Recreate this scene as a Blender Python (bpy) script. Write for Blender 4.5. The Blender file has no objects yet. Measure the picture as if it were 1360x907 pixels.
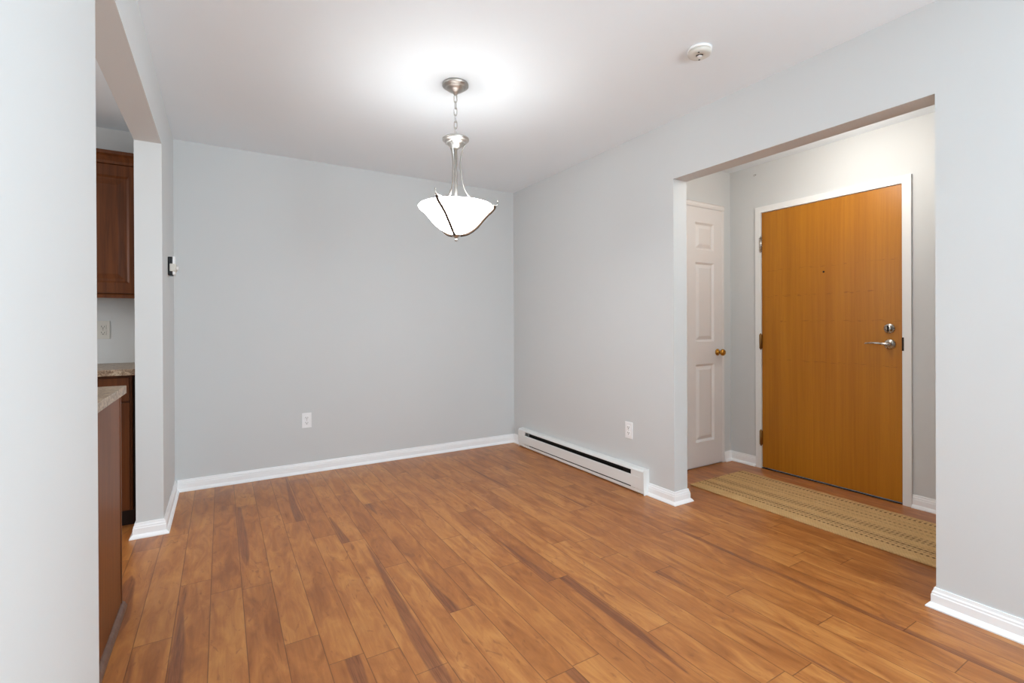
import bpy, bmesh, math, random
from mathutils import Vector, Matrix
from math import sin, cos, pi, radians

S = bpy.context.scene
C = S.collection

# ------------------------------------------------------------------ camera
F_PX, CY = 643.363, 433.09
YAW, PITCH, ROLL, CAM_H = radians(30.991), radians(-0.112), radians(0.254), 1.145
cd = bpy.data.cameras.new('camera')
cd.sensor_fit = 'HORIZONTAL'; cd.sensor_width = 36.0
cd.lens = F_PX / 1360 * 36.0
cd.shift_y = (CY - 453.5) / 1360
cd.clip_start = 0.02
cam = bpy.data.objects.new('camera', cd); C.objects.link(cam)
_r = Vector((cos(YAW), -sin(YAW), 0)); _d = Vector((sin(YAW), cos(YAW), 0)); _z = Vector((0, 0, 1))
_f = _d * cos(PITCH) + _z * sin(PITCH); _u = -_d * sin(PITCH) + _z * cos(PITCH)
_cr = _r * cos(ROLL) - _u * sin(ROLL); _cu = _r * sin(ROLL) + _u * cos(ROLL)
M3 = Matrix((_cr, _cu, -_f)).transposed()
cam.matrix_world = Matrix.Translation((0, 0, CAM_H)) @ M3.to_4x4()
S.camera = cam

# ------------------------------------------------------------------ light and exposure
S.view_settings.view_transform = 'Standard'
S.view_settings.look = 'None'
S.view_settings.gamma = 1.0
S.view_settings.use_curve_mapping = False
S.view_settings.exposure = 1.22
S.cycles.max_bounces = 10
S.cycles.diffuse_bounces = 8
S.cycles.glossy_bounces = 4
S.cycles.sample_clamp_indirect = 6.0
S.cycles.caustics_reflective = False
S.cycles.caustics_refractive = False

W_WINDOW = 29.0       # daylight through the living-room window
W_SIDE = 51.0          # daylight through the living-room side window
W_FILL = 6.0  # uplighter added behind the camera to brighten the ceiling
W_KITCHEN = 15.0       # unseen window light added to brighten the dark kitchen
W_PENDANT = 0.5
W_FOYER = 4.9
BOWL_GLOW = 9.0

w = bpy.data.worlds.new('sky'); S.world = w; w.use_nodes = True
bg = w.node_tree.nodes['Background']
bg.inputs[0].default_value = (0.75, 0.86, 1.0, 1); bg.inputs[1].default_value = 1.5

def area_light(name, loc, rot, sx, sy, power, col):
    l = bpy.data.lights.new(name, 'AREA'); l.shape = 'RECTANGLE'; l.size = sx; l.size_y = sy
    l.energy = power; l.color = col
    o = bpy.data.objects.new(name, l); o.location = loc; o.rotation_euler = rot; C.objects.link(o)
    return o
REAR_Y = -3.4
KX, KY = -2.7, 0.7                    # kitchen extents
WX0, WX1, WZ0, WZ1 = 0.45, 2.40, 0.25, 2.12      # living-room patio window
area_light('window_daylight', ((WX0 + WX1) / 2, REAR_Y + 0.48, (WZ0 + WZ1) / 2), (radians(118), 0, 0),
           WX1 - WX0 - 0.1, WZ1 - WZ0 - 0.1, W_WINDOW, (0.76, 0.91, 1.0))
area_light('kitchen_fill', (KX + .03, 2.3, 1.55), (radians(90), 0, radians(-90)), 1.7, 1.0, W_KITCHEN, (0.97, 0.96, 0.95))  # kitchen fill light, placed in a window invented for it
SY0, SY1, SZ0, SZ1 = -2.3, -0.75, 0.75, 2.1       # living-room side window, right wall behind the camera
area_light('side_daylight', (2.466 - 0.30, (SY0 + SY1) / 2, (SZ0 + SZ1) / 2), (radians(112), 0, radians(90)), SY1 - SY0 - .1, SZ1 - SZ0 - .1, W_SIDE, (0.76, 0.91, 1.0))

# ------------------------------------------------------------------ measurements (metres)
H = 2.44
L, K = -0.278, -0.401                 # left wall: dining face, kitchen face
R, R1 = 2.466, 2.589                  # right wall: dining face, hall face
D = 4.071                             # back wall
YP, YN, ZL = 3.304, 1.645, 2.159      # kitchen opening: far jamb, near jamb, header
YJ, YC, ZR = 2.109, 0.794, 2.069      # hall opening: far jamb, near jamb, header
R2, DC, ZF = 3.687, 2.559, 2.42       # hall: door wall, closet wall, ceiling
FOY_Y = -0.7

# ------------------------------------------------------------------ node helpers
def lin(c):
    return tuple(((v / 255) / 12.92 if v / 255 <= 0.04045 else ((v / 255 + 0.055) / 1.055) ** 2.4) for v in c) + (1,)

class NT:
    def __init__(self, name):
        self.m = bpy.data.materials.new(name); self.m.use_nodes = True
        self.t = self.m.node_tree; self.n = self.t.nodes; self.l = self.t.links
        self.b = self.n['Principled BSDF']
    def new(self, typ, **kw):
        nd = self.n.new(typ)
        for k, v in kw.items(): setattr(nd, k, v)
        return nd
    def put(self, sock, v):
        if hasattr(v, 'is_output') or isinstance(v, bpy.types.NodeSocket): self.l.new(v, sock)
        elif v is not None: sock.default_value = v
    def math(self, op, a, b=None, c=None, clamp=False):
        nd = self.new('ShaderNodeMath', operation=op, use_clamp=clamp)
        self.put(nd.inputs[0], a)
        if b is not None: self.put(nd.inputs[1], b)
        if c is not None: self.put(nd.inputs[2], c)
        return nd.outputs[0]
    def smooth(self, x, lo, hi, a=0.0, b=1.0):
        nd = self.new('ShaderNodeMapRange', interpolation_type='SMOOTHSTEP')
        self.put(nd.inputs[0], x); self.put(nd.inputs[1], lo); self.put(nd.inputs[2], hi)
        self.put(nd.inputs[3], a); self.put(nd.inputs[4], b)
        return nd.outputs[0]
    def mix(self, fac, a, b, mode='MIX'):
        nd = self.new('ShaderNodeMix', data_type='RGBA', blend_type=mode)
        self.put(nd.inputs['Factor'], fac)
        self.put(nd.inputs[6], a); self.put(nd.inputs[7], b)
        return nd.outputs[2]
    def attr(self, name):
        return self.new('ShaderNodeAttribute', attribute_name=name).outputs['Fac']
    def coord(self):
        return self.new('ShaderNodeTexCoord').outputs['Object']
    def xyz(self, v):
        nd = self.new('ShaderNodeSeparateXYZ'); self.l.new(v, nd.inputs[0]); return nd.outputs
    def comb(self, x, y, z):
        nd = self.new('ShaderNodeCombineXYZ')
        for i, v in enumerate((x, y, z)): self.put(nd.inputs[i], v)
        return nd.outputs[0]
    def mapping(self, v, scale):
        nd = self.new('ShaderNodeMapping'); self.l.new(v, nd.inputs[0]); nd.inputs['Scale'].default_value = scale
        return nd.outputs[0]
    def noise(self, v, scale, detail=3.0, rough=0.5, dist=0.0):
        nd = self.new('ShaderNodeTexNoise'); self.l.new(v, nd.inputs['Vector'])
        nd.inputs['Scale'].default_value = scale; nd.inputs['Detail'].default_value = detail
        nd.inputs['Roughness'].default_value = rough; nd.inputs['Distortion'].default_value = dist
        return nd.outputs['Fac']
    def bump(self, h, strength, dist=0.01):
        nd = self.new('ShaderNodeBump'); self.l.new(h, nd.inputs['Height'])
        nd.inputs['Strength'].default_value = strength; nd.inputs['Distance'].default_value = dist
        self.l.new(nd.outputs[0], self.b.inputs['Normal'])
    def set(self, **kw):
        names = dict(color='Base Color', rough='Roughness', metal='Metallic', spec='Specular IOR Level')
        for k, v in kw.items(): self.put(self.b.inputs[names[k]], v)
        return self.m

def paint(name, col, rough=0.6, spec=0.3, mottling=0.03, bump=0.04, scale=60):
    t = NT(name); p = t.coord()
    n = t.noise(p, 3.0, 2)
    c = lin(col); k = 1 - mottling
    t.set(color=t.mix(n, tuple(v * k for v in c[:3]) + (1,), c), rough=rough, spec=spec)
    t.bump(t.noise(p, scale * 3, 2), bump, 0.002)
    return t.m

def metal(name, col, rough=0.3, brushed=True):
    t = NT(name); p = t.coord()
    n = t.noise(t.mapping(p, (30, 30, 90)) if brushed else p, 1.0 if brushed else 60, 2)
    t.set(color=lin(col), metal=1.0, rough=t.smooth(n, 0.2, 0.8, rough * 0.8, rough * 1.25))
    return t.m

M = {}
M['wall'] = paint('grey_wall_paint', (212, 214, 214), 0.65, 0.25, 0.02, 0.05)
M['ceiling'] = paint('white_ceiling_paint', (238, 245, 250), 0.8, 0.15, 0.02, 0.05)
M['trim'] = paint('white_trim_paint', (249, 250, 251), 0.35, 0.45, 0.01, 0.01)
M['casing'] = paint('white_casing_paint', (236, 237, 236), 0.4, 0.4, 0.01, 0.01)
M['closet'] = paint('warm_white_door_paint', (230, 227, 225), 0.42, 0.4, 0.02, 0.02)
M['heater'] = paint('white_enamel', (236, 237, 235), 0.3, 0.5, 0.01, 0.0)
M['dark'] = paint('dark_slot', (38, 34, 30), 0.6, 0.3, 0.2, 0.0)
M['plastic'] = paint('white_plastic', (246, 247, 248), 0.35, 0.45, 0.01, 0.0)
M['black'] = paint('black_plastic', (14, 14, 15), 0.45, 0.4, 0.1, 0.0)
M['slot'] = paint('socket_slot', (70, 66, 64), 0.6, 0.2, 0.1, 0.0)
M['beige'] = paint('off_white_plastic', (214, 211, 203), 0.45, 0.35, 0.02, 0.0)
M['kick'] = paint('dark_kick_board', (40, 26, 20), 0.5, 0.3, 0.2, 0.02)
M['nickel'] = metal('brushed_nickel', (190, 186, 180), 0.34)
M['steel'] = metal('satin_steel', (200, 197, 192), 0.25, False)
M['bronze'] = paint('bronze_strap', (50, 34, 20), 0.5, 0.2, 0.1, 0.0)
M['brass'] = metal('polished_brass', (196, 140, 58), 0.22, False)
M['old_brass'] = metal('worn_brass', (150, 112, 66), 0.4, False)
M['dark_metal'] = metal('dark_steel', (60, 52, 46), 0.45, False)

def glass_mat():
    t = NT('window_glass'); t.set(color=(1, 1, 1, 1), rough=0.0); t.b.inputs['Transmission Weight'].default_value = 1.0
    t.b.inputs['IOR'].default_value = 1.45
    return t.m
M['glass'] = glass_mat()

def glow_mat(name, col, strength):
    t = NT(name); p = t.coord()
    n = t.noise(p, 9, 3, 0.6, 0.6)
    c = t.mix(n, lin(col), tuple(v * .96 for v in lin(col)[:3]) + (1,))
    t.set(color=lin((245, 240, 230)), rough=0.35)
    t.l.new(c, t.b.inputs['Emission Color']); t.b.inputs['Emission Strength'].default_value = strength
    return t.m
M['bowl'] = glow_mat('frosted_lit_glass', (246, 248, 250), BOWL_GLOW)
M['bowl_in'] = glow_mat('frosted_lit_glass_inside', (244, 248, 252), BOWL_GLOW * 0.38)
M['dome'] = glow_mat('opal_lit_glass', (255, 238, 205), 1.5)

def floor_mat():
    t = NT('maple_laminate'); p = t.coord(); x, y, z = t.xyz(p)
    seed = t.attr('seed'); tone = t.attr('tone'); ex = t.attr('edge_x'); ey = t.attr('edge_y'); st = t.attr('streak')
    so = t.math('MULTIPLY', seed, 61.0)
    v = t.comb(x, t.math('ADD', y, so), so)
    warp = t.noise(t.mapping(v, (9, 2.2, 1)), 1.0, 3)
    grain = t.noise(t.mapping(v, (85, 3.0, 1)), 1.0, 5, 0.6, 0.5)
    fine = t.noise(t.mapping(v, (320, 9, 1)), 1.0, 3, 0.6)
    blotch = t.noise(t.mapping(v, (17, 4.2, 1)), 1.0, 4, 0.55, 0.9)
    spot = t.noise(t.mapping(v, (26, 9, 1)), 1.0, 3, 0.5, 1.5)
    tn = t.math('ADD', t.math('MULTIPLY', tone, 0.34), t.math('MULTIPLY', t.math('SUBTRACT', blotch, 0.5), 1.9))
    tn = t.math('ADD', tn, t.math('MULTIPLY', t.math('SUBTRACT', grain, 0.5), 0.7))
    tn = t.math('ADD', tn, 0.33, clamp=True)
    ramp = t.new('ShaderNodeValToRGB'); t.l.new(tn, ramp.inputs[0])
    e = ramp.color_ramp.elements
    e[0].position = 0.0; e[0].color = lin((142, 82, 38))
    e[1].position = 1.0; e[1].color = lin((201, 138, 74))
    m = e.new(0.5); m.color = lin((175, 110, 55))
    col = ramp.outputs[0]
    # figure: small swirled darker patches
    col = t.mix(t.math('MULTIPLY', t.smooth(spot, 0.60, 0.74), 0.6), col, lin((128, 74, 42)))
    # fine mineral lines, rare
    lines = t.math('MULTIPLY', t.smooth(grain, 0.60, 0.74), t.smooth(warp, 0.47, 0.6))
    col = t.mix(t.math('MULTIPLY', lines, 0.8), col, lin((104, 58, 32)))
    # heartwood streaks
    sf = t.math('ADD', st, t.math('MULTIPLY', t.math('SUBTRACT', grain, 0.5), 1.1))
    sf = t.math('ADD', sf, t.math('MULTIPLY', t.math('SUBTRACT', warp, 0.5), 0.6))
    dark = t.mix(t.smooth(t.math('ADD', t.math('MULTIPLY', fine, .5), t.math('MULTIPLY', grain, .5)), .35, .65), lin((92, 50, 30)), lin((146, 88, 56)))
    col = t.mix(t.math('MULTIPLY', t.smooth(sf, -0.3, 0.6), 0.82), col, dark)
    col = t.mix(t.math('MULTIPLY', fine, 0.22), col, lin((160, 98, 58)))
    # joints
    gx = t.smooth(ex, 0.0006, 0.0024, 1, 0); gy = t.smooth(ey, 0.0006, 0.0026, 1, 0)
    g = t.math('MAXIMUM', gx, gy)
    col = t.mix(t.math('MULTIPLY', g, 0.62), col, lin((82, 46, 28)))
    t.set(color=col, rough=t.smooth(grain, 0.2, 0.8, 0.30, 0.40), spec=0.42)
    hgt = t.math('SUBTRACT', t.math('MULTIPLY', fine, 0.12), g)
    t.bump(hgt, 0.25, 0.0008)
    return t.m
M['floor'] = floor_mat()

def veneer_mat():
    t = NT('birch_veneer'); p = t.coord(); x, y, z = t.xyz(p)
    v = t.comb(t.math('MULTIPLY', x, 1.0), y, z)
    warp = t.noise(t.mapping(v, (1, 5, 1.1)), 1.0, 2)
    y2 = t.math('ADD', y, t.math('MULTIPLY', warp, 0.03))
    v2 = t.comb(x, y2, z)
    broad = t.noise(t.mapping(v2, (1, 9, 0.5)), 1.0, 3, 0.55)
    grain = t.noise(t.mapping(v2, (1, 60, 1.2)), 1.0, 4, 0.6, 0.3)
    fine = t.noise(t.mapping(v2, (1, 260, 7)), 1.0, 3, 0.6)
    f = t.math('ADD', t.math('MULTIPLY', broad, 0.6), t.math('MULTIPLY', grain, 0.4))
    c = t.mix(t.smooth(f, 0.2, 0.8), lin((162, 98, 11)), lin((192, 126, 28)))
    c = t.mix(t.math('MULTIPLY', t.smooth(fine, 0.5, 0.85), 0.3), c, lin((134, 78, 26)))
    # faint rows of short dashes across the veneer
    dash = t.noise(t.mapping(p, (1, 26, 160)), 1.0, 2)
    tot = None
    for zz, wd in ((1.56, 0.010), (1.36, 0.012), (1.165, 0.010), (0.87, 0.010)):
        dz = t.math('ABSOLUTE', t.math('SUBTRACT', z, zz))
        k = t.math('MULTIPLY', t.smooth(dz, wd * 0.2, wd, 1, 0), t.smooth(dash, 0.55, 0.68))
        tot = k if tot is None else t.math('MAXIMUM', tot, k)
    c = t.mix(t.math('MULTIPLY', tot, 0.5), c, lin((112, 62, 20)))
    t.set(color=c, rough=t.smooth(grain, 0.2, 0.8, 0.34, 0.44), spec=0.4)
    t.bump(grain, 0.05, 0.001)
    return t.m
M['veneer'] = veneer_mat()

def cabinet_mat(name, dark, light):
    t = NT(name); p = t.coord()
    g = t.noise(t.mapping(p, (45, 45, 2.2)), 1.0, 4, 0.6, 0.5)
    b = t.noise(t.mapping(p, (6, 6, 1.4)), 1.0, 2)
    f = t.math('ADD', t.math('MULTIPLY', g, 0.55), t.math('MULTIPLY', b, 0.45))
    t.set(color=t.mix(t.smooth(f, 0.3, 0.7), lin(dark), lin(light)), rough=0.42, spec=0.25)
    t.bump(g, 0.05, 0.001)
    return t.m
M['cabinet'] = cabinet_mat('stained_maple', (72, 37, 14), (106, 58, 25))
M['panel'] = cabinet_mat('stained_end_panel', (94, 50, 20), (122, 70, 32))
M['shoe'] = cabinet_mat('brown_shoe_moulding', (92, 66, 54), (116, 88, 74))

def counter_mat():
    t = NT('speckled_laminate'); p = t.coord()
    a = t.noise(p, 45, 4, 0.7, 0.6); b = t.noise(p, 150, 2, 0.6)
    c = t.mix(t.smooth(a, 0.35, 0.65), lin((120, 98, 78)), lin((186, 166, 142)))
    c = t.mix(t.smooth(b, 0.58, 0.7), c, lin((84, 66, 54)))
    t.set(color=c, rough=0.35, spec=0.4)
    return t.m
M['counter'] = counter_mat()

RX0, RX1, RY0, RY1 = 2.858, 3.466, 0.42, 2.304
def rug_mat():
    t = NT('braided_jute'); p = t.coord(); x, y, z = t.xyz(p)
    s = t.math('DIVIDE', t.math('SUBTRACT', x, RX0), RX1 - RX0)
    n = t.noise(t.mapping(p, (30, 12, 1)), 1.0, 3)
    yarn = t.noise(t.mapping(p, (420, 90, 1)), 1.0, 3, 0.6)
    # plaited rows along the length
    rows = (RX1 - RX0) / 0.0125
    r = t.math('MULTIPLY', s, rows)
    fr = t.math('FRACT', r); par = t.math('MODULO', t.math('FLOOR', r), 2.0)
    sgn = t.math('SUBTRACT', t.math('MULTIPLY', par, 2.0), 1.0)
    ph = t.math('ADD', t.math('MULTIPLY', y, 72.0), t.math('MULTIPLY', t.math('MULTIPLY', fr, sgn), 0.8))
    tri = t.math('ABSOLUTE', t.math('SUBTRACT', t.math('FRACT', ph), 0.5))
    edge = t.math('ABSOLUTE', t.math('SUBTRACT', fr, 0.5))
    base = t.mix(n, lin((204, 163, 108)), lin((236, 203, 150)))
    base = t.mix(t.math('MULTIPLY', yarn, 0.5), base, lin((188, 144, 92)))
    base = t.mix(t.math('MULTIPLY', t.smooth(tri, 0.12, 0.0), 0.35), base, lin((118, 88, 50)))
    dcol = lin((78, 50, 26))
    dp = t.math('FRACT', t.math('ADD', t.math('MULTIPLY', y, 42.0), t.math('MULTIPLY', n, 0.5)))
    dashes = t.smooth(t.math('ABSOLUTE', t.math('SUBTRACT', dp, 0.5)), 0.18, 0.3, 1, 0)
    for s0, wd, k, solid in ((0.150, 0.011, 0.8, 0.15), (0.205, 0.008, 0.6, 0.3), (0.245, 0.010, 0.85, 0.6), (0.285, 0.007, 0.4, 0.3), (0.40, 0.016, 0.45, 0.2), (0.445, 0.016, 0.6, 0.25),
                             (0.49, 0.014, 0.4, 0.2), (0.62, 0.010, 0.3, 0.2), (0.70, 0.012, 0.55, 0.1), (0.79, 0.010, 0.3, 0.2), (0.915, 0.016, 0.7, 0.0), (0.955, 0.010, 0.3, 0.0)):
        ds = t.math('ABSOLUTE', t.math('SUBTRACT', s, s0))
        band = t.smooth(ds, wd * 0.8, wd * 1.35, 1, 0)
        dd = t.math('ADD', t.math('MULTIPLY', dashes, 1 - solid), solid)
        base = t.mix(t.math('MULTIPLY', t.math('MULTIPLY', band, dd), k), base, dcol)
    t.set(color=base, rough=0.9, spec=0.1)
    hh = t.math('SUBTRACT', t.math('MULTIPLY', tri, 0.8), t.math('MULTIPLY', edge, 1.2))
    t.bump(hh, 0.7, 0.004)
    return t.m
M['rug'] = rug_mat()

# ------------------------------------------------------------------ mesh helpers
class MB:
    """Collects shapes; build() links them as one mesh object."""
    def __init__(self): self.bm = bmesh.new(); self.mi = 0
    def _tag(self, faces):
        for f in faces: f.material_index = self.mi
    def box(self, x0, x1, y0, y1, z0, z1, bevel=0.0):
        g = bmesh.ops.create_cube(self.bm, size=1.0)
        vs = g['verts']
        for v in vs:
            v.co = Vector(((x0 + x1) / 2 + v.co.x * (x1 - x0), (y0 + y1) / 2 + v.co.y * (y1 - y0), (z0 + z1) / 2 + v.co.z * (z1 - z0)))
        fs = {f for v in vs for f in v.link_faces}; self._tag(fs)
        if bevel:
            es = {e for v in vs for e in v.link_edges}
            r = bmesh.ops.bevel(self.bm, geom=list(es), offset=bevel, segments=2, affect='EDGES', profile=0.5)
            self._tag(r['faces'])
        return self
    def prism(self, pts, axis, a, b):
        """Extrude a 2-D outline along axis; 2-D order: x->(y,z), y->(x,z), z->(x,y)."""
        def P(q, t):
            return {'x': (t, q[0], q[1]), 'y': (q[0], t, q[1]), 'z': (q[0], q[1], t)}[axis]
        A = [self.bm.verts.new(P(q, a)) for q in pts]; B = [self.bm.verts.new(P(q, b)) for q in pts]
        fs = [self.bm.faces.new(A), self.bm.faces.new(B[::-1])]
        n = len(pts)
        for i in range(n): fs.append(self.bm.faces.new((A[i], B[i], B[(i + 1) % n], A[(i + 1) % n])))
        self._tag(fs); return self
    def lathe(self, prof, c, seg=48, axis='z', closed=False):
        """Profile of (radius, height) about an axis through c."""
        rings = []
        for r, h in prof:
            ring = []
            for k in range(seg):
                a = 2 * pi * k / seg
                p = {'z': (r * cos(a), r * sin(a), h), 'x': (h, r * cos(a), r * sin(a)), 'y': (r * cos(a), h, r * sin(a))}[axis]
                ring.append(self.bm.verts.new((c[0] + p[0], c[1] + p[1], c[2] + p[2])) if r > 1e-6 or not ring else ring[0])
            rings.append(ring)
        fs = []
        prs = list(zip(rings, rings[1:])) + ([(rings[-1], rings[0])] if closed else [])
        for A, B in prs:
            for k in range(seg):
                q = [A[k], A[(k + 1) % seg], B[(k + 1) % seg], B[k]]
                u = []
                for v in q:
                    if v not in u: u.append(v)
                if len(u) >= 3:
                    try: fs.append(self.bm.faces.new(u))
                    except ValueError: pass
        for f in fs: f.smooth = True
        self._tag(fs); return self
    def tube(self, pts, rad, seg=10, closed=False, flat=1.0):
        """Swept tube through points; rad a number or a list; flat squashes one side."""
        pts = [Vector(p) for p in pts]; n = len(pts)
        rs = rad if isinstance(rad, (list, tuple)) else [rad] * n
        rings = []; up = None
        for i, p in enumerate(pts):
            if closed: t = (pts[(i + 1) % n] - pts[i - 1]).normalized()
            else: t = (pts[min(i + 1, n - 1)] - pts[max(i - 1, 0)]).normalized()
            if up is None:
                up = Vector((0, 0, 1)) if abs(t.z) < 0.9 else Vector((1, 0, 0))
            up = (up - t * up.dot(t)).normalized(); sd = t.cross(up)
            rings.append([self.bm.verts.new(p + (up * cos(2 * pi * k / seg) * flat + sd * sin(2 * pi * k / seg)) * rs[i]) for k in range(seg)])
        fs = []
        prs = list(zip(rings, rings[1:])) + ([(rings[-1], rings[0])] if closed else [])
        for A, B in prs:
            for k in range(seg): fs.append(self.bm.faces.new((A[k], A[(k + 1) % seg], B[(k + 1) % seg], B[k])))
        for f in fs: f.smooth = True
        if not closed:
            fs += [self.bm.faces.new(rings[0][::-1]), self.bm.faces.new(rings[-1])]
        self._tag(fs); return self
    def ball(self, c, r, sz=1.0):
        g = bmesh.ops.create_uvsphere(self.bm, u_segments=20, v_segments=12, radius=r)
        for v in g['verts']: v.co = Vector((c[0] + v.co.x, c[1] + v.co.y, c[2] + v.co.z * sz))
        fs = {f for v in g['verts'] for f in v.link_faces}
        for f in fs: f.smooth = True
        self._tag(fs); return self
    def sweep(self, path, side, prof):
        """Moulding: path of (x, y) along a wall, room on side (+1 = to the left of travel), profile of (offset, z)."""
        pts = [Vector((a, b)) for a, b in path]; n = len(pts)
        nm = []
        for i in range(n - 1):
            t = (pts[i + 1] - pts[i]).normalized(); nm.append(Vector((-t.y, t.x)) * side)
        mit = []
        for i in range(n):
            if i == 0: mit.append(nm[0])
            elif i == n - 1: mit.append(nm[-1])
            else:
                a, b = nm[i - 1], nm[i]; mit.append((a + b) / (1 + a.dot(b)))
        rows = [[self.bm.verts.new((pts[i].x + mit[i].x * d, pts[i].y + mit[i].y * d, z)) for d, z in prof] for i in range(n)]
        m = len(prof); fs = []
        for A, B in zip(rows, rows[1:]):
            for k in range(m): fs.append(self.bm.faces.new((A[k], A[(k + 1) % m], B[(k + 1) % m], B[k])))
        fs += [self.bm.faces.new(rows[0][::-1]), self.bm.faces.new(rows[-1])]
        self._tag(fs); return self
    def panelled(self, xs, zs, panels, yf, depth, thick, groove=0.008, bev=0.012, flat=0.006, rise=0.03, raised=True):
        """Door slab facing -y: xs, zs grid lines, panels = set of (i, j) cells worked as sunk panels."""
        bm = self.bm; fs = []
        def q(x0, x1, z0, z1, y=yf):
            return [bm.verts.new(p) for p in ((x0, y, z0), (x1, y, z0), (x1, y, z1), (x0, y, z1))]
        for i in range(len(xs) - 1):
            for j in range(len(zs) - 1):
                a, b, c, d = xs[i], xs[i + 1], zs[j], zs[j + 1]
                if (i, j) not in panels: fs.append(bm.faces.new(q(a, b, c, d))); continue
                steps = [(0, 0), (bev, groove), (bev + flat, groove)]
                if raised: steps += [(bev + flat + rise, groove * 0.15)]
                rings = [q(a + o, b - o, c + o, d - o, yf + y) for o, y in steps]
                for A, B in zip(rings, rings[1:]):
                    for k in range(4): fs.append(bm.faces.new((A[k], A[(k + 1) % 4], B[(k + 1) % 4], B[k])))
                fs.append(bm.faces.new(rings[-1]))
        x0, x1, z0, z1 = xs[0], xs[-1], zs[0], zs[-1]; y1 = yf + thick
        A = q(x0, x1, z0, z1); B = q(x0, x1, z0, z1, y1)
        for k in range(4): fs.append(bm.faces.new((A[k], B[k], B[(k + 1) % 4], A[(k + 1) % 4])))
        fs.append(bm.faces.new(B[::-1]))
        bmesh.ops.remove_doubles(bm, verts=bm.verts, dist=1e-5)
        self._tag([f for f in fs if f.is_valid]); return self
    def build(self, name, mats, parent=None, label=None):
        bm = self.bm
        bmesh.ops.recalc_face_normals(bm, faces=bm.faces)
        me = bpy.data.meshes.new(name); bm.to_mesh(me); bm.free()
        for m in (mats if isinstance(mats, (list, tuple)) else [mats]): me.materials.append(m)
        o = bpy.data.objects.new(name, me); C.objects.link(o)
        if parent is not None:
            o.parent = parent; o.matrix_parent_inverse = parent.matrix_basis.inverted()
        if label: o['label'] = label
        return o

def tag(o, label, cat, group=None):
    o['label'] = label; o['category'] = cat
    if group: o['group'] = group
    return o
def thing(name, label, cat, loc, group=None):
    o = bpy.data.objects.new(name, None); C.objects.link(o); o.location = loc; o.empty_display_size = 0.05
    return tag(o, label, cat, group)
def struct(name, mb, mats, parent=None):
    o = mb.build(name, mats, parent)
    if parent is None: o['kind'] = 'structure'
    return o
def spline(ctrl, n=8):
    """Catmull-Rom through control points."""
    P = [Vector(c) for c in ctrl]; P = [P[0] * 2 - P[1]] + P + [P[-1] * 2 - P[-2]]
    out = []
    for i in range(1, len(P) - 2):
        for k in range(n):
            t = k / n; a, b, c, d = P[i - 1:i + 3]
            out.append(0.5 * ((2 * b) + (c - a) * t + (2 * a - 5 * b + 4 * c - d) * t * t + (3 * b - a - 3 * c + d) * t ** 3))
    out.append(P[-2]); return out

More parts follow.
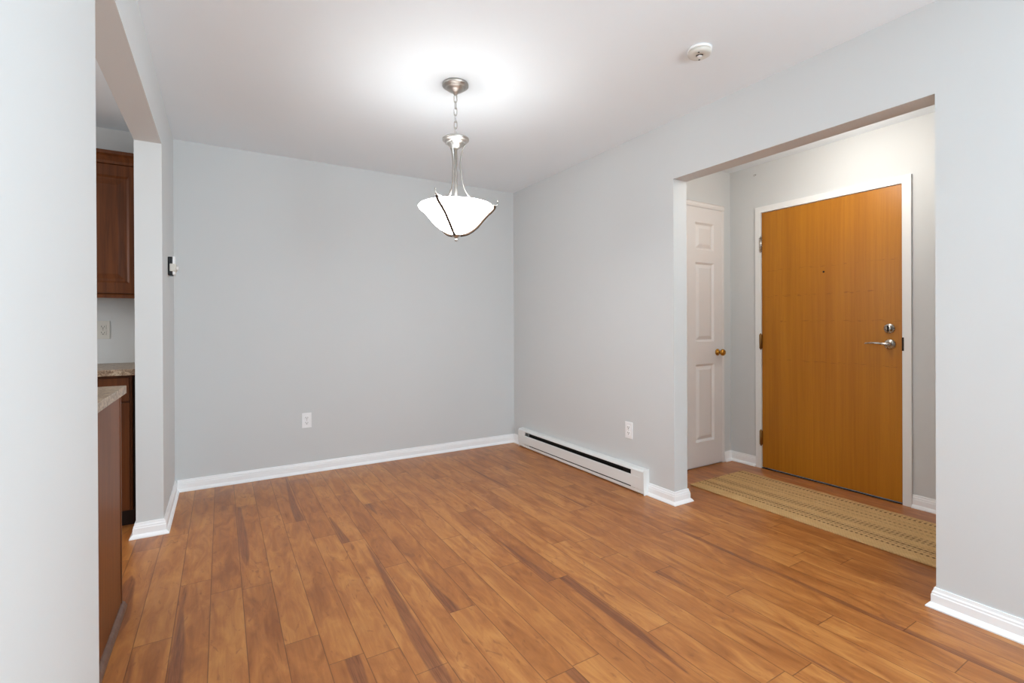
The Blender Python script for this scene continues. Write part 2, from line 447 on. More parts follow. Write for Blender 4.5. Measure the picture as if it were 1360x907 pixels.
# ------------------------------------------------------------------ floor: planks run towards the back wall
def build_floor():
    rnd = random.Random(11)
    X0, PW = -0.276, 0.1165
    known = {}
    for x, y in ((0.124, 3.528), (0.247, 3.249), (0.37, 3.082), (0.453, 2.783), (-0.204, 3.224), (0.013, 2.436), (0.591, 2.645), (0.814, 3.148),
                 (0.718, 2.273), (0.92, 2.118), (0.255, 1.91), (0.361, 1.721), (0.837, 1.781), (1.295, 1.77), (0.939, 1.282), (1.762, 1.583),
                 (1.651, 1.811), (2.12, 1.852), (2.247, 1.713), (1.874, 1.283), (1.437, 3.394), (1.418, 2.653), (1.099, 2.413), (1.99, 2.368),
                 (1.783, 2.958), (1.623, 2.011), (1.41, 1.285), (1.531, 0.907), (2.346, 1.285), (2.606, 1.172), (1.996, 0.981)):
        known.setdefault(math.floor((x - X0) / PW), []).append(y)
    # heartwood streaks: strip -> list of polylines (y, centre across the strip 0..1, half width 0..1)
    streaks = {
        1: [[(2.70, .30, .02), (2.377, .14, .06), (2.15, .20, .16), (1.85, .22, .22), (1.5, .2, .12)], [(2.79, .85, .03), (2.65, .86, .04)]],
        3: [[(3.50, .16, .12), (2.95, .20, .20), (2.75, .22, .16), (2.62, .25, .03)], [(2.47, .88, .03), (2.33, .9, .04)]],
        5: [[(4.03, .93, .05), (3.35, .72, .18), (3.09, .75, .24)], [(1.718, .65, .24), (1.4, .6, .12)]],
        7: [[(3.04, .10, .06), (2.8, .16, .14), (2.655, .2, .2)],
            [(2.63, .95, .03), (2.25, .85, .12), (2.0, .76, .18), (1.7, .62, .25), (1.5, .62, .24), (1.25, .6, .12), (1.1, .6, .02)]],
        9: [[(3.141, .25, .2), (2.95, .3, .04)], [(2.5, .34, .02), (2.17, .16, .05), (2.0, .14, .10), (1.79, .24, .22)]],
        13: [[(2.6, .40, .01), (2.3, .25, .04), (2.05, .17, .12), (1.775, .26, .24)], [(1.765, .76, .22), (1.34, .74, .2), (1.07, .6, .05)]],
        17: [[(3.95, .05, .05), (3.3, .06, .1), (2.965, .2, .1)], [(1.583, .2, .16), (1.38, .3, .03)],
             [(1.16, .24, .03), (0.92, .12, .06), (0.6, .1, .08)], [(1.284, .90, .03), (1.1, .9, .02)]],
        19: [[(3.74, .25, .05), (3.28, .28, .1)], [(2.75, .2, .04), (2.375, .2, .12)]],
        20: [[(3.72, .2, .05), (3.25, .45, .08)]],
        21: [[(1.85, .12, .10), (1.4, .10, .12), (1.25, .18, .12), (0.92, .10, .14), (0.6, .12, .18), (0.2, .1, .1)]],
        10: [[(1.278, .88, .24), (0.9, .85, .1)]],
        0: [[(2.16, .06, .06), (1.7, .1, .1)]],
        -1: [[(2.75, .3, .2), (2.4, .4, .3), (2.2, .3, .1)]],
        25: [[(1.8, .3, .05), (1.0, .4, .15)]],
    }
    def field(i, y, u, pa, pb):
        best = -1.0
        for pl in streaks.get(i, ()):
            ya, yb = pl[0][0], pl[-1][0]
            if min(ya, pb) - max(yb, pa) < 0.06: continue
            yy = min(max(y, yb), ya)
            for (y0, c0, h0), (y1, c1, h1) in zip(pl, pl[1:]):
                if y1 <= yy <= y0:
                    t = (y0 - yy) / (y0 - y1); c = c0 + (c1 - c0) * t; h = h0 + (h1 - h0) * t
                    f = (h - abs(u - c)) / 0.09 - abs(y - yy) / 0.03
                    best = max(best, min(f, 1.0)); break
        return best
    V, Fc, tone, seed, exx, eyy, stk = [], [], [], [], [], [], []
    YLO, YHI = REAR_Y, D
    i0 = math.floor((KX - X0) / PW); i1 = math.floor((R2 + 0.1 - X0) / PW)
    NX = 10
    for i in range(i0, i1 + 1):
        ys = sorted(known.get(i, []))
        js = list(ys)
        if not js: js = [rnd.uniform(1.0, 2.2)]
        y = js[0] - rnd.uniform(0.9, 1.25)
        while y > YLO: js.insert(0, y); y -= rnd.uniform(0.7, 1.25)
        y = js[-1] + rnd.uniform(0.8, 1.25)
        while y < YHI: js.append(y); y += rnd.uniform(0.7, 1.25)
        out = [YLO]
        for a, b in zip(js, js[1:]):
            if a > YLO: out.append(a)
            if b - a > 1.6: out.append((a + b) / 2 + rnd.uniform(-.15, .15))
        out += [js[-1], YHI]
        out = sorted(q for q in set(out) if YLO <= q <= YHI)
        xa = X0 + PW * i
        for a, b in zip(out, out[1:]):
            if b - a < 0.01: continue
            tv, sv = rnd.random(), rnd.random()
            near = b > 0.4 and xa < R1 and xa > -0.6
            ny = max(2, int((b - a) / (0.03 if near else 0.3)))
            us = [k / NX for k in range(NX + 1)] if near else [0, 0.05, 0.5, 0.95, 1]
            vs = [k / ny for k in range(ny + 1)]
            base = len(V); nu = len(us)
            for vv in vs:
                yy = a + (b - a) * vv
                for u in us:
                    V.append((xa + PW * u, yy, 0.0)); tone.append(tv); seed.append(sv)
                    exx.append(min(u, 1 - u) * PW); eyy.append(min(yy - a, b - yy)); stk.append(field(i, yy, u, a, b) if near else -1.0)
            for r in range(ny):
                for k in range(nu - 1):
                    q = base + r * nu + k; Fc.append((q, q + 1, q + nu + 1, q + nu))
    me = bpy.data.meshes.new('floor'); me.from_pydata(V, [], Fc)
    for nm, data in (('tone', tone), ('seed', seed), ('edge_x', exx), ('edge_y', eyy), ('streak', stk)):
        at = me.attributes.new(nm, 'FLOAT', 'POINT'); at.data.foreach_set('value', data)
    me.materials.append(M['floor']); me.update()
    o = bpy.data.objects.new('floor', me); C.objects.link(o); o['kind'] = 'structure'
build_floor()

# ------------------------------------------------------------------ shell
T = 0.12
struct('ceiling', MB().box(KX - T, R1 - 0.06, REAR_Y - T, D + T, H, H + 0.1), M['ceiling'])
struct('ceiling_hall', MB().box(R1, R2 + T, FOY_Y - T, DC + T, ZF, ZF + 0.1), M['ceiling'])
struct('wall_back', MB().box(KX - T, R1, D, D + T, 0, H), M['wall'])
# left wall with the kitchen opening, right wall with the hall opening: outlines in y, z
struct('wall_left', MB().prism([(REAR_Y, 0), (YN, 0), (YN, ZL), (YP, ZL), (YP, 0), (D, 0), (D, H), (REAR_Y, H)], 'x', K, L), M['wall'])
struct('wall_right', MB().prism([(YC, ZR), (YJ, ZR), (YJ, 0), (D, 0), (D, H), (SY1, H), (SY1, 0), (YC, 0)], 'x', R, R1)
       .box(R, R1, REAR_Y, SY0, 0, H).box(R, R1, SY0, SY1, 0, SZ0).box(R, R1, SY0, SY1, SZ1, H), M['wall'])
struct('wall_rear', MB().prism([(KX - T, 0), (WX0, 0), (WX0, WZ1), (WX1, WZ1), (WX1, 0), (R1, 0), (R1, H), (KX - T, H)], 'y', REAR_Y - T, REAR_Y)
       .box(WX0, WX1, REAR_Y - T, REAR_Y, 0, WZ0), M['wall'])
struct('wall_kitchen_left', MB().box(KX - T, KX, KY, 1.4, 0, H).box(KX - T, KX, 3.2, D, 0, H).box(KX - T, KX, 1.4, 3.2, 0, 1.0).box(KX - T, KX, 1.4, 3.2, 2.1, H), M['wall'])
kw = MB()
kw.box(KX - .09, KX - .03, 1.4, 3.2, 1.0, 1.05).box(KX - .09, KX - .03, 1.4, 3.2, 2.05, 2.1)
for yy in (1.4, 2.275, 3.15): kw.box(KX - .09, KX - .03, yy, yy + .05, 1.05, 2.05)
kwo = struct('added_window_3', kw, M['trim'])  # unseen window frame, added to go with the kitchen fill
MB().box(KX - .063, KX - .057, 1.45, 3.15, 1.05, 2.05).build('window_pane', M['glass'], kwo)
struct('wall_kitchen_near', MB().box(KX, K, KY - T, KY, 0, H), M['wall'])
struct('wall_closet', MB().box(R1, R2 + T, DC, DC + T, 0, ZF), M['wall'])
EY0, EY1, EZ = 2.276, 1.354, 2.0246          # entry door slab edges
struct('wall_entry', MB().prism([(FOY_Y - T, 0), (EY1 - .012, 0), (EY1 - .012, EZ + .012), (EY0 + .012, EZ + .012), (EY0 + .012, 0), (DC, 0), (DC, ZF), (FOY_Y - T, ZF)], 'x', R2 + 0.006, R2 + T), M['wall'])
struct('wall_hall_near', MB().box(R1, R2 + 0.006, FOY_Y - T, FOY_Y, 0, ZF), M['wall'])

# living-room window behind the camera
wf = MB()
wf.box(WX0, WX1, REAR_Y - .1, REAR_Y - .02, WZ0, WZ0 + .06).box(WX0, WX1, REAR_Y - .1, REAR_Y - .02, WZ1 - .06, WZ1)
for xx in (WX0, (WX0 + WX1) / 2 - .03, WX1 - .06): wf.box(xx, xx + .06, REAR_Y - .1, REAR_Y - .02, WZ0 + .06, WZ1 - .06)
wo = struct('window_1', wf, M['trim'])
MB().box(WX0 + .06, WX1 - .06, REAR_Y - .066, REAR_Y - .06, WZ0 + .06, WZ1 - .06).build('window_pane', M['glass'], wo)

wf = MB()
wf.box(R + .02, R + .1, SY0, SY1, SZ0, SZ0 + .06).box(R + .02, R + .1, SY0, SY1, SZ1 - .06, SZ1)
for yy in (SY0, (SY0 + SY1) / 2 - .03, SY1 - .06): wf.box(R + .02, R + .1, yy, yy + .06, SZ0 + .06, SZ1 - .06)
wo = struct('window_2', wf, M['trim'])
MB().box(R + .06, R + .066, SY0 + .06, SY1 - .06, SZ0 + .06, SZ1 - .06).build('window_pane', M['glass'], wo)

# ------------------------------------------------------------------ baseboards
BASE = [(0, 0.0005), (.0275, 0.0005), (.0275, .006), (.021, .015), (.0135, .022), (.0135, .052), (.011, .057), (.011, .063), (.0075, .069), (.0055, .0805), (0, .0805)]
HY0, HY1 = 2.318, 3.905     # heater ends
struct('baseboard_back', MB().sweep([(L + .014, D), (R, D), (R, HY1 + .001)], -1, BASE), M['trim'])
struct('baseboard_left', MB().sweep([(L, D - .0003), (L, YP), (K, YP), (K, YP + .12)], 1, BASE), M['trim'])
struct('baseboard_left_near', MB().sweep([(L, REAR_Y + .02), (L, YN), (K, YN)], -1, BASE), M['trim'])
struct('baseboard_right', MB().sweep([(R, HY0 - .001), (R, YJ), (R1, YJ), (R1, DC - .02)], -1, BASE), M['trim'])
struct('baseboard_right_near', MB().sweep([(R1, FOY_Y + .02), (R1, YC), (R, YC), (R, REAR_Y + .02)], -1, BASE), M['trim'])
CS = 0.051                                   # entry casing width
struct('baseboard_entry', MB().sweep([(3.594, DC), (R2 + .006, DC), (R2 + .006, EY0 + CS + .001)], -1, BASE), M['trim'])
struct('baseboard_entry_near', MB().sweep([(R2 + .006, EY1 - CS - .001), (R2 + .006, FOY_Y + .02)], -1, BASE), M['trim'])

# ------------------------------------------------------------------ entry door (door_1) and its casing
cas = MB()
for a, b in ((EY1 - CS, EY1 - .004), (EY0 + .004, EY0 + CS)):
    cas.prism([(a, 0), (b, 0), (b, EZ + CS if a > EY0 - .1 else EZ + CS), (a, EZ + CS)], 'x', R2 - .010, R2 + .006)
cas.box(R2 - .010, R2 + .006, EY1 - .004, EY0 + .004, EZ + .004, EZ + CS)
for a, b in ((EY1 - .012, EY1 - .004), (EY0 + .004, EY0 + .012)): cas.box(R2 + .006, R2 + .09, a, b, 0, EZ + .012)
cas.box(R2 + .006, R2 + .09, EY1 - .004, EY0 + .004, EZ + .004, EZ + .012)
struct('trim_1', cas, M['casing'])
struct('trim_2', MB().box(R2 - .004, R2 + .1, EY1 - .003, EY0 + .003, 0.0005, .006), M['dark_metal'])   # threshold strip
door = struct('door_1', MB().box(R2 - .002, R2 + .042, EY1, EY0, .012, EZ, .0015), M['veneer'])
for zz, mt, lab in ((1.775, 'steel', 'pale worn top hinge'), (1.007, 'old_brass', 'brass middle hinge'), (.243, 'old_brass', 'dark brass lower hinge')):
    h = MB(); h.tube([(R2 - .014, EY0 + .005, zz - .057), (R2 - .014, EY0 + .005, zz + .057)], .0065, 12)
    h.ball((R2 - .014, EY0 + .005, zz + .059), .006).ball((R2 - .014, EY0 + .005, zz - .059), .006)
    h.box(R2 - .0125, R2 - .0105, EY0 + .005, EY0 + .018, zz - .055, zz + .055)
    h.box(R2 - .010, R2 - .0015, EY0 - .004, EY0 + .004, zz - .055, zz + .055)
    h.build('hinge', M[mt], door, lab)
LY, LZ = 1.418, 1.012
r = MB(); r.lathe([(0, 0), (.033, 0), (.033, -.004), (.028, -.010), (.018, -.013), (.014, -.016), (.012, -.040), (0, -.040)], (R2 - .002, LY, LZ), 32, 'x')
ro = r.build('rosette', M['steel'], door)
lv = MB()
lv.tube(spline([(R2 - .034, LY - .012, LZ), (R2 - .050, LY - .004, LZ + .001), (R2 - .054, LY + .030, LZ + .004), (R2 - .052, LY + .085, LZ + .007), (R2 - .046, LY + .125, LZ + .002)], 6),
        [.010] * 6 + [.0105] * 6 + [.0085] * 6 + [.0065] * 6 + [.004], 12, flat=0.9)
lv.ball((R2 - .044, LY - .004, LZ), .014)
lv.build('lever_handle', M['steel'], ro)
db = MB(); db.lathe([(0, 0), (.031, 0), (.031, -.006), (.026, -.012), (.019, -.013), (.019, -.017), (0, -.017)], (R2 - .002, LY + .002, LZ + .1015), 32, 'x')
dbo = db.build('deadbolt', M['steel'], door)
MB().box(R2 - .034, R2 - .016, LY - .001, LY + .005, LZ + .083, LZ + .120, .002).build('thumb_turn', M['dark_metal'], dbo)
MB().lathe([(0, -.003), (.004, -.003), (.007, -.001), (.007, .002), (0, .002)], (R2 - .002, 1.817, 1.516), 20, 'x').build('peephole', M['dark_metal'], door)
MB().box(R2 - .0125, R2 - .0095, EY1 - .013, EY1 - .002, .972, 1.057, .001).build('strike_plate', M['dark_metal'], door)

# ------------------------------------------------------------------ closet door (door_2) and its casing
CX1, CZ1 = 3.556, 2.078
CX0 = CX1 - 0.762
cc = MB()
cprof_top = [(0, 0), (-.010, 0), (-.014, .006), (-.016, .020), (-.012, .032), (-.012, .038), (-.016, .042), (0, .044)]
cc.prism([(DC + y, CZ1 + .004 + z) for y, z in cprof_top], 'x', CX0 - .038, CX1 + .038)
cprof_side = [(0, 0), (.004, -.010), (.010, -.013), (.028, -.014), (.034, -.009), (.034, 0)]
cc.prism([(CX1 + .004 + a, DC + b) for a, b in cprof_side], 'z', 0, CZ1 + .004)
cc.prism([(CX0 - .004 - a, DC + b) for a, b in cprof_side], 'z', 0, CZ1 + .004)
struct('trim_3', cc, M['closet'])
px1 = CX1 - .103; px0 = CX0 + .103; mid = (CX0 + CX1) / 2; mw = .05
xs = [CX0, px0, mid - mw, mid + mw, px1, CX1]
zs = [.012, .205, .825, 1.005, 1.640, 1.740, 1.958, CZ1]
pan = {(i, j) for i in (1, 3) for j in (1, 3, 5)}
cdoor = struct('door_2', MB().panelled(xs, zs, pan, DC - .016, .01, .014, groove=.013, bev=.014, flat=.005, rise=.026), M['closet'])
kb = MB()
kb.lathe([(0, 0), (.027, 0), (.028, -.005), (.024, -.009), (.012, -.011), (.010, -.030), (.020, -.036), (.027, -.047), (.027, -.056), (.020, -.066), (.010, -.069), (0, -.069)], (3.493, DC - .016, .916), 32, 'y')
kb.build('door_knob', M['brass'], cdoor)

# ------------------------------------------------------------------ pendant light over the dining area
PX, PY = 1.085, 2.385
pend = thing('pendant_light', 'brushed nickel bowl pendant with lit white glass hanging on a chain', 'lamp', (PX, PY, H))
def at(r, az, z): return (PX + r * cos(az), PY + r * sin(az), z)
MB().lathe([(0, 0), (.068, 0), (.070, -.004), (.070, -.012), (.064, -.015), (.060, -.015), (.058, -.021), (.050, -.024), (.047, -.024), (.044, -.031), (.030, -.040), (.014, -.048), (.010, -.056), (.006, -.060), (0, -.061)],
           (PX, PY, H - .0005), 48).build('ceiling_canopy', M['nickel'], pend)
zc = H - .060; zt = 2.168
nl = 6; pitch_ = (zc - zt) / nl
for k in range(nl):
    zm = zc - pitch_ * (k + .5); hl = pitch_ * .5 + .0035; wl = .0085
    ax_ = Vector((cos(YAW + .3), -sin(YAW + .3), 0)) if k % 2 == 0 else Vector((sin(YAW + .3), cos(YAW + .3), 0))
    pts = []
    for q in range(20):
        a = 2 * pi * q / 20; ca, sa = cos(a), sin(a)
        pts.append(Vector((PX, PY, zm)) + ax_ * (wl * math.copysign(abs(ca) ** .6, ca)) + Vector((0, 0, hl * math.copysign(abs(sa) ** .6, sa))))
    MB().tube(pts, .0021, 8, closed=True).build('chain_link', M['nickel'], pend)
MB().tube(spline([(PX + .006, PY, zc), (PX - .006, PY + .004, zc - .07), (PX + .006, PY - .003, zc - .14), (PX, PY, zt)], 8), .0016, 6).build('cord', M['plastic'], pend, 'thin white cord threaded through the chain')
MB().lathe([(0, 2.172), (.006, 2.172), (.010, 2.166), (.012, 2.152), (.020, 2.150), (.066, 2.150), (.071, 2.146), (.071, 2.138), (.064, 2.132), (.061, 2.132), (.058, 2.124), (.050, 2.120), (.047, 2.120), (.043, 2.112), (.028, 2.102), (.018, 2.094), (0, 2.094)],
           (PX, PY, 0), 48).build('gallery_plate', M['nickel'], pend)
MB().tube([(PX, PY, 2.098), (PX, PY, 1.64)], .0085, 16).build('stem', M['nickel'], pend)
RIM = 1.781; rb = .198
prof = [(.004, 1.634), (.033, 1.637), (.058, 1.646), (.084, 1.661), (.108, 1.680), (.130, 1.703), (.150, 1.728), (.170, 1.750), (.187, 1.765), (.198, 1.775), (.200, 1.781),
        (.196, 1.785), (.184, 1.774), (.166, 1.757), (.146, 1.734), (.126, 1.709), (.104, 1.686), (.080, 1.667), (.056, 1.652), (.032, 1.643), (.004, 1.640)]
bw = MB(); bw.lathe(prof[:12], (PX, PY, 0), 72); bw.mi = 1; bw.lathe(prof[11:] + [prof[0]], (PX, PY, 0), 72)
bmesh.ops.remove_doubles(bw.bm, verts=bw.bm.verts, dist=1e-5)
bw.build('glass_bowl', [M['bowl'], M['bowl_in']], pend, 'frosted white glass bowl, lit')
toward = math.atan2(-cos(YAW), -sin(YAW))      # azimuth pointing at the viewer's side
for j in range(3):
    az = toward - radians(20) + radians(120) * j
    arm = spline([at(.050, az, 2.118), at(.036, az, 2.085), at(.0255, az, 2.03), at(.030, az, 1.95), at(.052, az, 1.87), at(.100, az, 1.812), at(.140, az, 1.795)], 8)
    MB().tube(arm, .0052, 10, flat=.8).build('arm', M['nickel'], pend)
    br = spline([at(.098, az, 1.822), at(.108, az, 1.808), at(.130, az, 1.801), at(.165, az, 1.799), at(.200, az, 1.798), at(.217, az, 1.797), at(.2245, az, 1.803), at(.227, az, 1.822)], 6)
    bo = MB().tube(br, [.0066] * (len(br) - 6) + [.006, .0056, .005, .0045, .004, .0034], 10, flat=.8).ball(at(.227, az, 1.822), .0048)
    bo.build('rim_clip', M['nickel'], pend)
    sp = [(.212, 0, 1.793), (.207, 0, 1.779), (.192, .015, 1.7615), (.174, .04, 1.7455), (.153, .08, 1.7225), (.132, .12, 1.6965), (.110, .16, 1.6725), (.085, .19, 1.6525), (.059, .19, 1.6375), (.024, .12, 1.6290)]
    st = spline([at(rr, az + da, zz) for rr, da, zz in sp], 6)
    MB().tube(st, .0070, 10).build('strap', M['bronze'], pend, 'slim bronze strap curving down the bowl')
MB().lathe([(0, 1.640), (.022, 1.636), (.026, 1.630), (.022, 1.624), (.013, 1.619), (.007, 1.614), (.006, 1.610), (.009, 1.606), (.009, 1.601), (.005, 1.597), (0, 1.596)], (PX, PY, 0), 32).build('finial', M['nickel'], pend)
for j in range(3):
    a = radians(40 + 120 * j)
    l = bpy.data.lights.new('pendant_bulb', 'POINT'); l.energy = W_PENDANT / 3; l.color = (1.0, 0.96, 0.92); l.shadow_soft_size = .05
    lo = bpy.data.objects.new('pendant_bulb', l); C.objects.link(lo); lo.location = (.085 * cos(a), .085 * sin(a), 1.775 - H); lo.parent = pend

# ------------------------------------------------------------------ hall ceiling lamp (above the opening's header)
HXl, HYl = 3.10, 1.50
hl_ = thing('ceiling_light', 'round flush opal glass ceiling light lighting the entrance hall', 'lamp', (HXl, HYl, ZF))
MB().lathe([(0, 0), (.15, 0), (.155, -.008), (.15, -.02), (0, -.02)], (HXl, HYl, ZF - .0005), 40).build('base_plate', M['nickel'], hl_)
MB().lathe([(.145, -.0205), (.14, -.04), (.11, -.068), (.06, -.085), (0, -.09)], (HXl, HYl, ZF), 40).build('glass_dome', M['dome'], hl_)
l = bpy.data.lights.new('hall_bulb', 'POINT'); l.energy = W_FOYER; l.color = (1.0, 0.96, 0.90); l.shadow_soft_size = .12
lo = bpy.data.objects.new('hall_bulb', l); C.objects.link(lo); lo.location = (0, 0, -.22); lo.parent = hl_

# ------------------------------------------------------------------ unseen uplighter added behind the camera as bounce fill for the ceiling
TX, TY = 0.4, -1.5
tl = thing('fill_uplight', 'unseen nickel uplighter added behind the viewer as bounce fill', 'lamp', (TX, TY, 0))
MB().lathe([(0, .001), (.14, .001), (.14, .012), (.03, .03), (0, .032)], (TX, TY, 0), 40).build('base', M['nickel'], tl)
MB().tube([(TX, TY, .028), (TX, TY, 1.21)], .012, 14).build('pole', M['nickel'], tl)
MB().lathe([(.012, 1.205), (.05, 1.21), (.12, 1.225), (.19, 1.265), (.186, 1.267), (.116, 1.230), (.05, 1.216), (.012, 1.211)], (TX, TY, 0), 40, closed=True).build('fill_shade', M['trim'], tl)
l = bpy.data.lights.new('fill_bulb', 'POINT'); l.energy = W_FILL; l.color = (0.86, 0.95, 1.0); l.shadow_soft_size = .09
lo = bpy.data.objects.new('fill_bulb', l); C.objects.link(lo); lo.location = (0, 0, 1.33); lo.parent = tl

# ------------------------------------------------------------------ smoke detector
SX, SY = 1.938, 1.500
sd = thing('smoke_detector', 'round white smoke detector on the ceiling near the hall opening', 'smoke detector', (SX, SY, H))
MB().lathe([(0, 0), (.055, 0), (.055, -.008), (.051, -.010), (0, -.010)], (SX, SY, H - .0005), 40).build('mounting_base', M['plastic'], sd)
MB().lathe([(0, -.010), (.051, -.010), (.052, -.020), (.049, -.027), (.042, -.030), (.020, -.031), (.018, -.0295), (.016, -.0295), (.014, -.031), (0, -.031)], (SX, SY, H - .0005), 48).build('cover', M['beige'], sd)
MB().lathe([(0, -.031), (.011, -.031), (.011, -.034), (.009, -.035), (0, -.035)], (SX, SY, H), 24).build('test_button', M['plastic'], sd)
bt = MB()
for k in range(7):
    a = radians(150 + k * 22); bt.tube([(SX + .013 * cos(a), SY + .013 * sin(a), H - .0318), (SX + .0165 * cos(a), SY + .0165 * sin(a), H - .0318)], .0022, 6)
bt.build('button_ring', M['dark'], sd, 'dark crescent around the test button')
for a in (radians(212), radians(40)):
    MB().lathe([(0, -.0285), (.0042, -.0285), (.0042, -.0325), (0, -.0325)], (SX + .035 * cos(a), SY + .035 * sin(a), H), 12).build('sounder_hole', M['dark'], sd)

# ------------------------------------------------------------------ electric baseboard heater
HT, HD_ = .172, .055
ht = thing('baseboard_heater', 'long white electric baseboard heater low on the grey wall', 'heater', (R, (HY0 + HY1) / 2, 0))
xf = R - HD_
a, b = HY0 + .001, HY1 - .001
MB().box(R - .008, R - .001, a, b, .004, HT - .002).build('back_plate', M['heater'], ht)
MB().prism([(R - .0085, HT), (xf + .016, HT - .002), (xf + .004, HT - .008), (xf, HT - .016), (xf, HT - .021), (xf + .003, HT - .021), (xf + .007, HT - .011), (xf + .018, HT - .005), (R - .0085, HT - .004)], 'y', a + .003, b - .003).build('top_hood', M['heater'], ht)
MB().prism([(xf, .041), (xf, .113), (xf + .003, .117), (xf + .008, .117), (xf + .008, .1145), (xf + .004, .112), (xf + .003, .041)], 'y', a + .003, b - .003).build('front_cover', M['heater'], ht)
for y0, y1 in ((a + .003, 2.437), (3.79, b - .003)):
    MB().box(xf + .0012, xf + .0035, y0, y1, .034, HT - .018).build('junction_cover', M['heater'], ht)
MB().prism([(R - .0085, .004), (xf + .012, .004), (xf + .004, .012), (xf + .004, .031), (xf + .0065, .031), (xf + .0065, .013), (xf + .013, .0065), (R - .0085, .0065)], 'y', a + .003, b - .003).build('foot_strip', M['heater'], ht)
el = MB(); el.tube([(R - .028, 2.44, .078), (R - .028, 3.78, .078)], .006, 8)
for k in range(112):
    y0 = 2.455 + k * .01175; el.box(R - .046, R - .011, y0, y0 + .0012, .055, .115)
el.build('heating_element', M['dark'], ht, 'dark finned heating element behind the slot')
MB().box(R - .0105, R - .0085, 2.44, 3.785, .008, .160).build('inner_liner', M['dark'], ht, 'dark inner liner')
MB().box(xf + .014, R - .011, 2.462, 2.520, .118, .146, .003).build('thermal_cutout', M['black'], ht, 'black thermal cutout seen in the slot')
for y0, y1 in ((HY0, HY0 + .0045), (HY1 - .0045, HY1)):
    MB().prism([(R - .001, .001), (xf + .004, .001), (xf + .004, .033), (xf - .001, .040), (xf - .001, HT - .018), (xf + .003, HT - .007), (xf + .015, HT - .0005), (R - .001, HT + .001)], 'y', y0, y1).build('end_cap', M['heater'], ht)

# ------------------------------------------------------------------ outlets
def outlet(label, cx, cy, cz, facing, mat='plastic'):
    """Duplex outlet; facing 'y' looks towards -y, 'x' towards -x."""
    o = thing('wall_outlet', label, 'outlet', (cx, cy, cz), 'wall outlets')
    def P(u0, u1, d0, d1, z0, z1, mb, bev=0):
        if facing == 'y': return mb.box(cx + u0, cx + u1, cy - d1, cy - d0, cz + z0, cz + z1, bev)
        return mb.box(cx - d1, cx - d0, cy + u0, cy + u1, cz + z0, cz + z1, bev)
    P(-.035, .035, .0003, .006, -.058, .058, MB(), .002).build('cover_plate', M[mat], o)
    for s in (-1, 1):
        mb = MB(); P(-.0165, .0165, .005, .0085, s * .0195 - .0145, s * .0195 + .0145, mb, .003); mb.mi = 1
        P(-.0085, -.0060, .0075, .0088, s * .0195 - .002, s * .0195 + .008, mb)
        P(.0060, .0085, .0075, .0088, s * .0195 - .002, s * .0195 + .007, mb)
        P(-.0028, .0028, .0075, .0088, s * .0195 - .0105, s * .0195 - .005, mb)
        mb.build('socket', [M[mat], M['slot']], o)
    mb = MB(); P(-.003, .003, .005, .0072, -.003, .003, mb, .001); mb.build('screw', M['steel'], o)
    return o
outlet('white duplex outlet low on the grey back wall, by itself', .570, D, .410, 'y')
outlet('white duplex outlet on the wall beside the hall opening, above the heater end', R, 2.5055, .401, 'x')
outlet('off-white duplex outlet on the kitchen backsplash between cabinet and counter', -.657, D, 1.126, 'y', 'beige')

# ------------------------------------------------------------------ thermostat on the left wall by the corner
th = thing('thermostat', 'small white wall thermostat with a black side near the corner', 'thermostat', (L, 3.70, 1.53))
MB().box(L + .0003, L + .024, 3.625, 3.715, 1.462, 1.575, .004).build('back_body', M['black'], th, 'black thermostat body')
MB().box(L + .022, L + .036, 3.628, 3.722, 1.466, 1.578, .005).build('front_cover', M['plastic'], th)
MB().box(L + .010, L + .042, 3.618, 3.720, 1.486, 1.532, .003).build('control_band', M['beige'], th)
MB().lathe([(0, 0), (.012, 0), (.011, .010), (0, .011)], (L + .041, 3.668, 1.508), 20, 'x').build('dial', M['plastic'], th)

# ------------------------------------------------------------------ small hook on the hall wall
hk = MB(); hk.tube(spline([(R2 + .006, 2.331, 2.345), (R2 - .012, 2.331, 2.345), (R2 - .020, 2.331, 2.338), (R2 - .016, 2.331, 2.331), (R2 - .010, 2.331, 2.333)], 5), .002, 8)
hk.ball((R2 + .004, 2.331, 2.345), .005)
tag(hk.build('wall_hook', M['steel']), 'tiny metal hook high on the hall wall above the wooden door', 'hook')

# ------------------------------------------------------------------ jute runner
rg = MB(); rg.box(RX0, RX1, RY0, RY1, .0008, .0105, .003)
tag(rg.build('runner_rug', M['rug']), 'woven tan jute runner lying in front of the wooden entry door', 'rug')

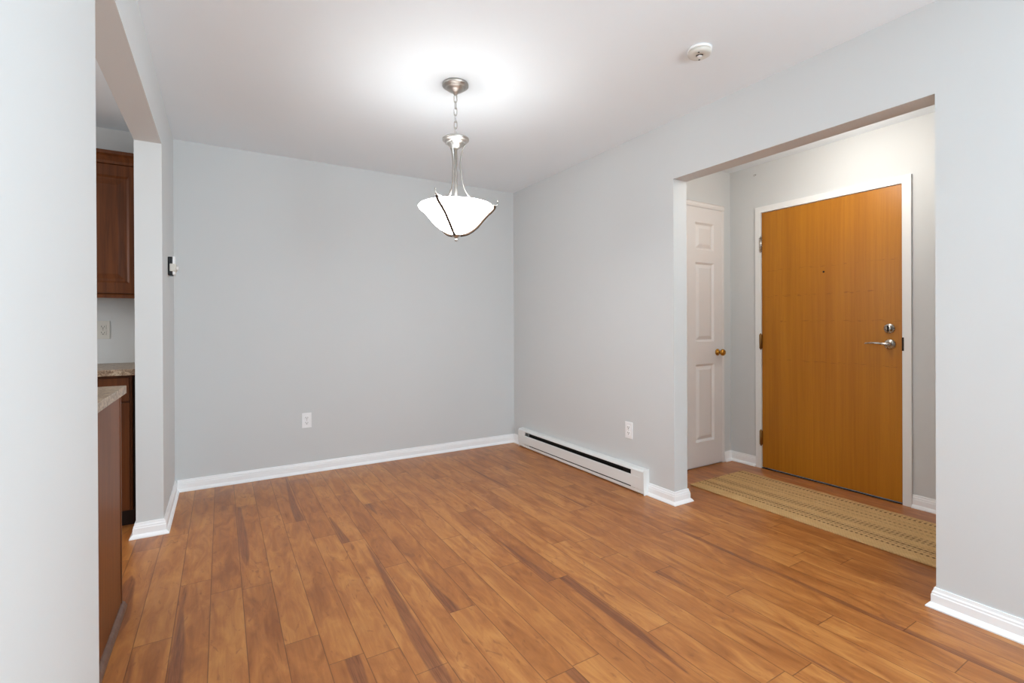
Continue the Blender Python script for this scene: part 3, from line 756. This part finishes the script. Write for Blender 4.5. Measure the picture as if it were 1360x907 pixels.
# ------------------------------------------------------------------ kitchen seen through the left opening
uy = D - .32
up = thing('wall_cabinet', 'dark stained wooden wall cabinet hung above the kitchen backsplash', 'cabinet', (-.85, D - .16, 1.32))
MB().box(-1.25, -.4035, uy + .02, D - .001, 1.345, 2.15).build('body', M['cabinet'], up)
MB().prism([(uy + .02, 1.32), (uy - .004, 1.32), (uy - .004, 1.338), (uy + .004, 1.345), (D - .002, 1.345), (D - .002, 1.338), (uy + .02, 1.338)], 'x', -1.25, -.4035).build('light_rail', M['cabinet'], up)
MB().prism([(uy + .02, 2.13), (uy + .012, 2.135), (uy + .008, 2.15), (uy - .006, 2.175), (uy - .020, 2.186), (uy - .024, 2.205), (D - .002, 2.205), (D - .002, 2.150), (uy + .02, 2.15)], 'x', -1.25, -.4035).build('crown_moulding', M['cabinet'], up)
for x0, x1 in ((-1.235, -.835), (-.830, -.420)):
    MB().panelled([x0, x0 + .06, x1 - .06, x1], [1.350, 1.412, 2.060, 2.125], {(1, 1)}, uy, .01, .019, groove=.008, bev=.012, flat=.012, rise=.03).build('door', M['cabinet'], up)

bc = thing('base_cabinet', 'brown wooden base cabinet under the far kitchen counter', 'cabinet', (-.85, D - .3, 0))
by = D - .6
MB().box(-1.25, -.438, by + .02, D - .001, .1, .871).build('body', M['cabinet'], bc)
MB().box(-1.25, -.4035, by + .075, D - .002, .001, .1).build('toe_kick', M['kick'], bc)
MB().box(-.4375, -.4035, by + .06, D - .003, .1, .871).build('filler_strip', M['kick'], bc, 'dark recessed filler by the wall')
for x0, x1 in ((-1.235, -.840), (-.835, -.448)):
    MB().panelled([x0, x0 + .058, x1 - .058, x1], [.112, .172, .655, .715], {(1, 1)}, by, .01, .019).build('door', M['cabinet'], bc)
    MB().box(x0, x1, by, by + .019, .725, .858, .002).build('drawer', M['cabinet'], bc)
tag(MB().box(-1.25, -.4035, D - .64, D - .001, .873, .908, .003).build('countertop', M['counter']), 'speckled brown laminate countertop along the kitchen back wall', 'countertop')

PXF = -.352
pc = thing('peninsula_cabinet', 'brown wood-panelled kitchen peninsula standing in the left opening', 'cabinet', (-.65, 2.07, 0))
MB().box(-.945, PXF - .012, YN + .012, 2.494, .0015, .874).build('body', M['cabinet'], pc)
MB().box(PXF - .0115, PXF, YN + .036, 2.490, .0015, .874).build('back_panel', M['panel'], pc)
MB().box(PXF - .010, PXF + .003, 2.4905, 2.5045, .0015, .872, .002).build('corner_strip', M['cabinet'], pc)
MB().prism([(PXF + .0005, .001), (PXF + .017, .001), (PXF + .017, .010), (PXF + .011, .022), (PXF + .004, .028), (PXF + .0005, .029)], 'y', YN + .036, 2.512).build('shoe_moulding', M['shoe'], pc)
tag(MB().box(-.97, -.330, YN + .004, 2.492, .8755, .9075, .003).build('countertop', M['counter']), 'pale speckled countertop on the brown peninsula, nearest counter', 'countertop')
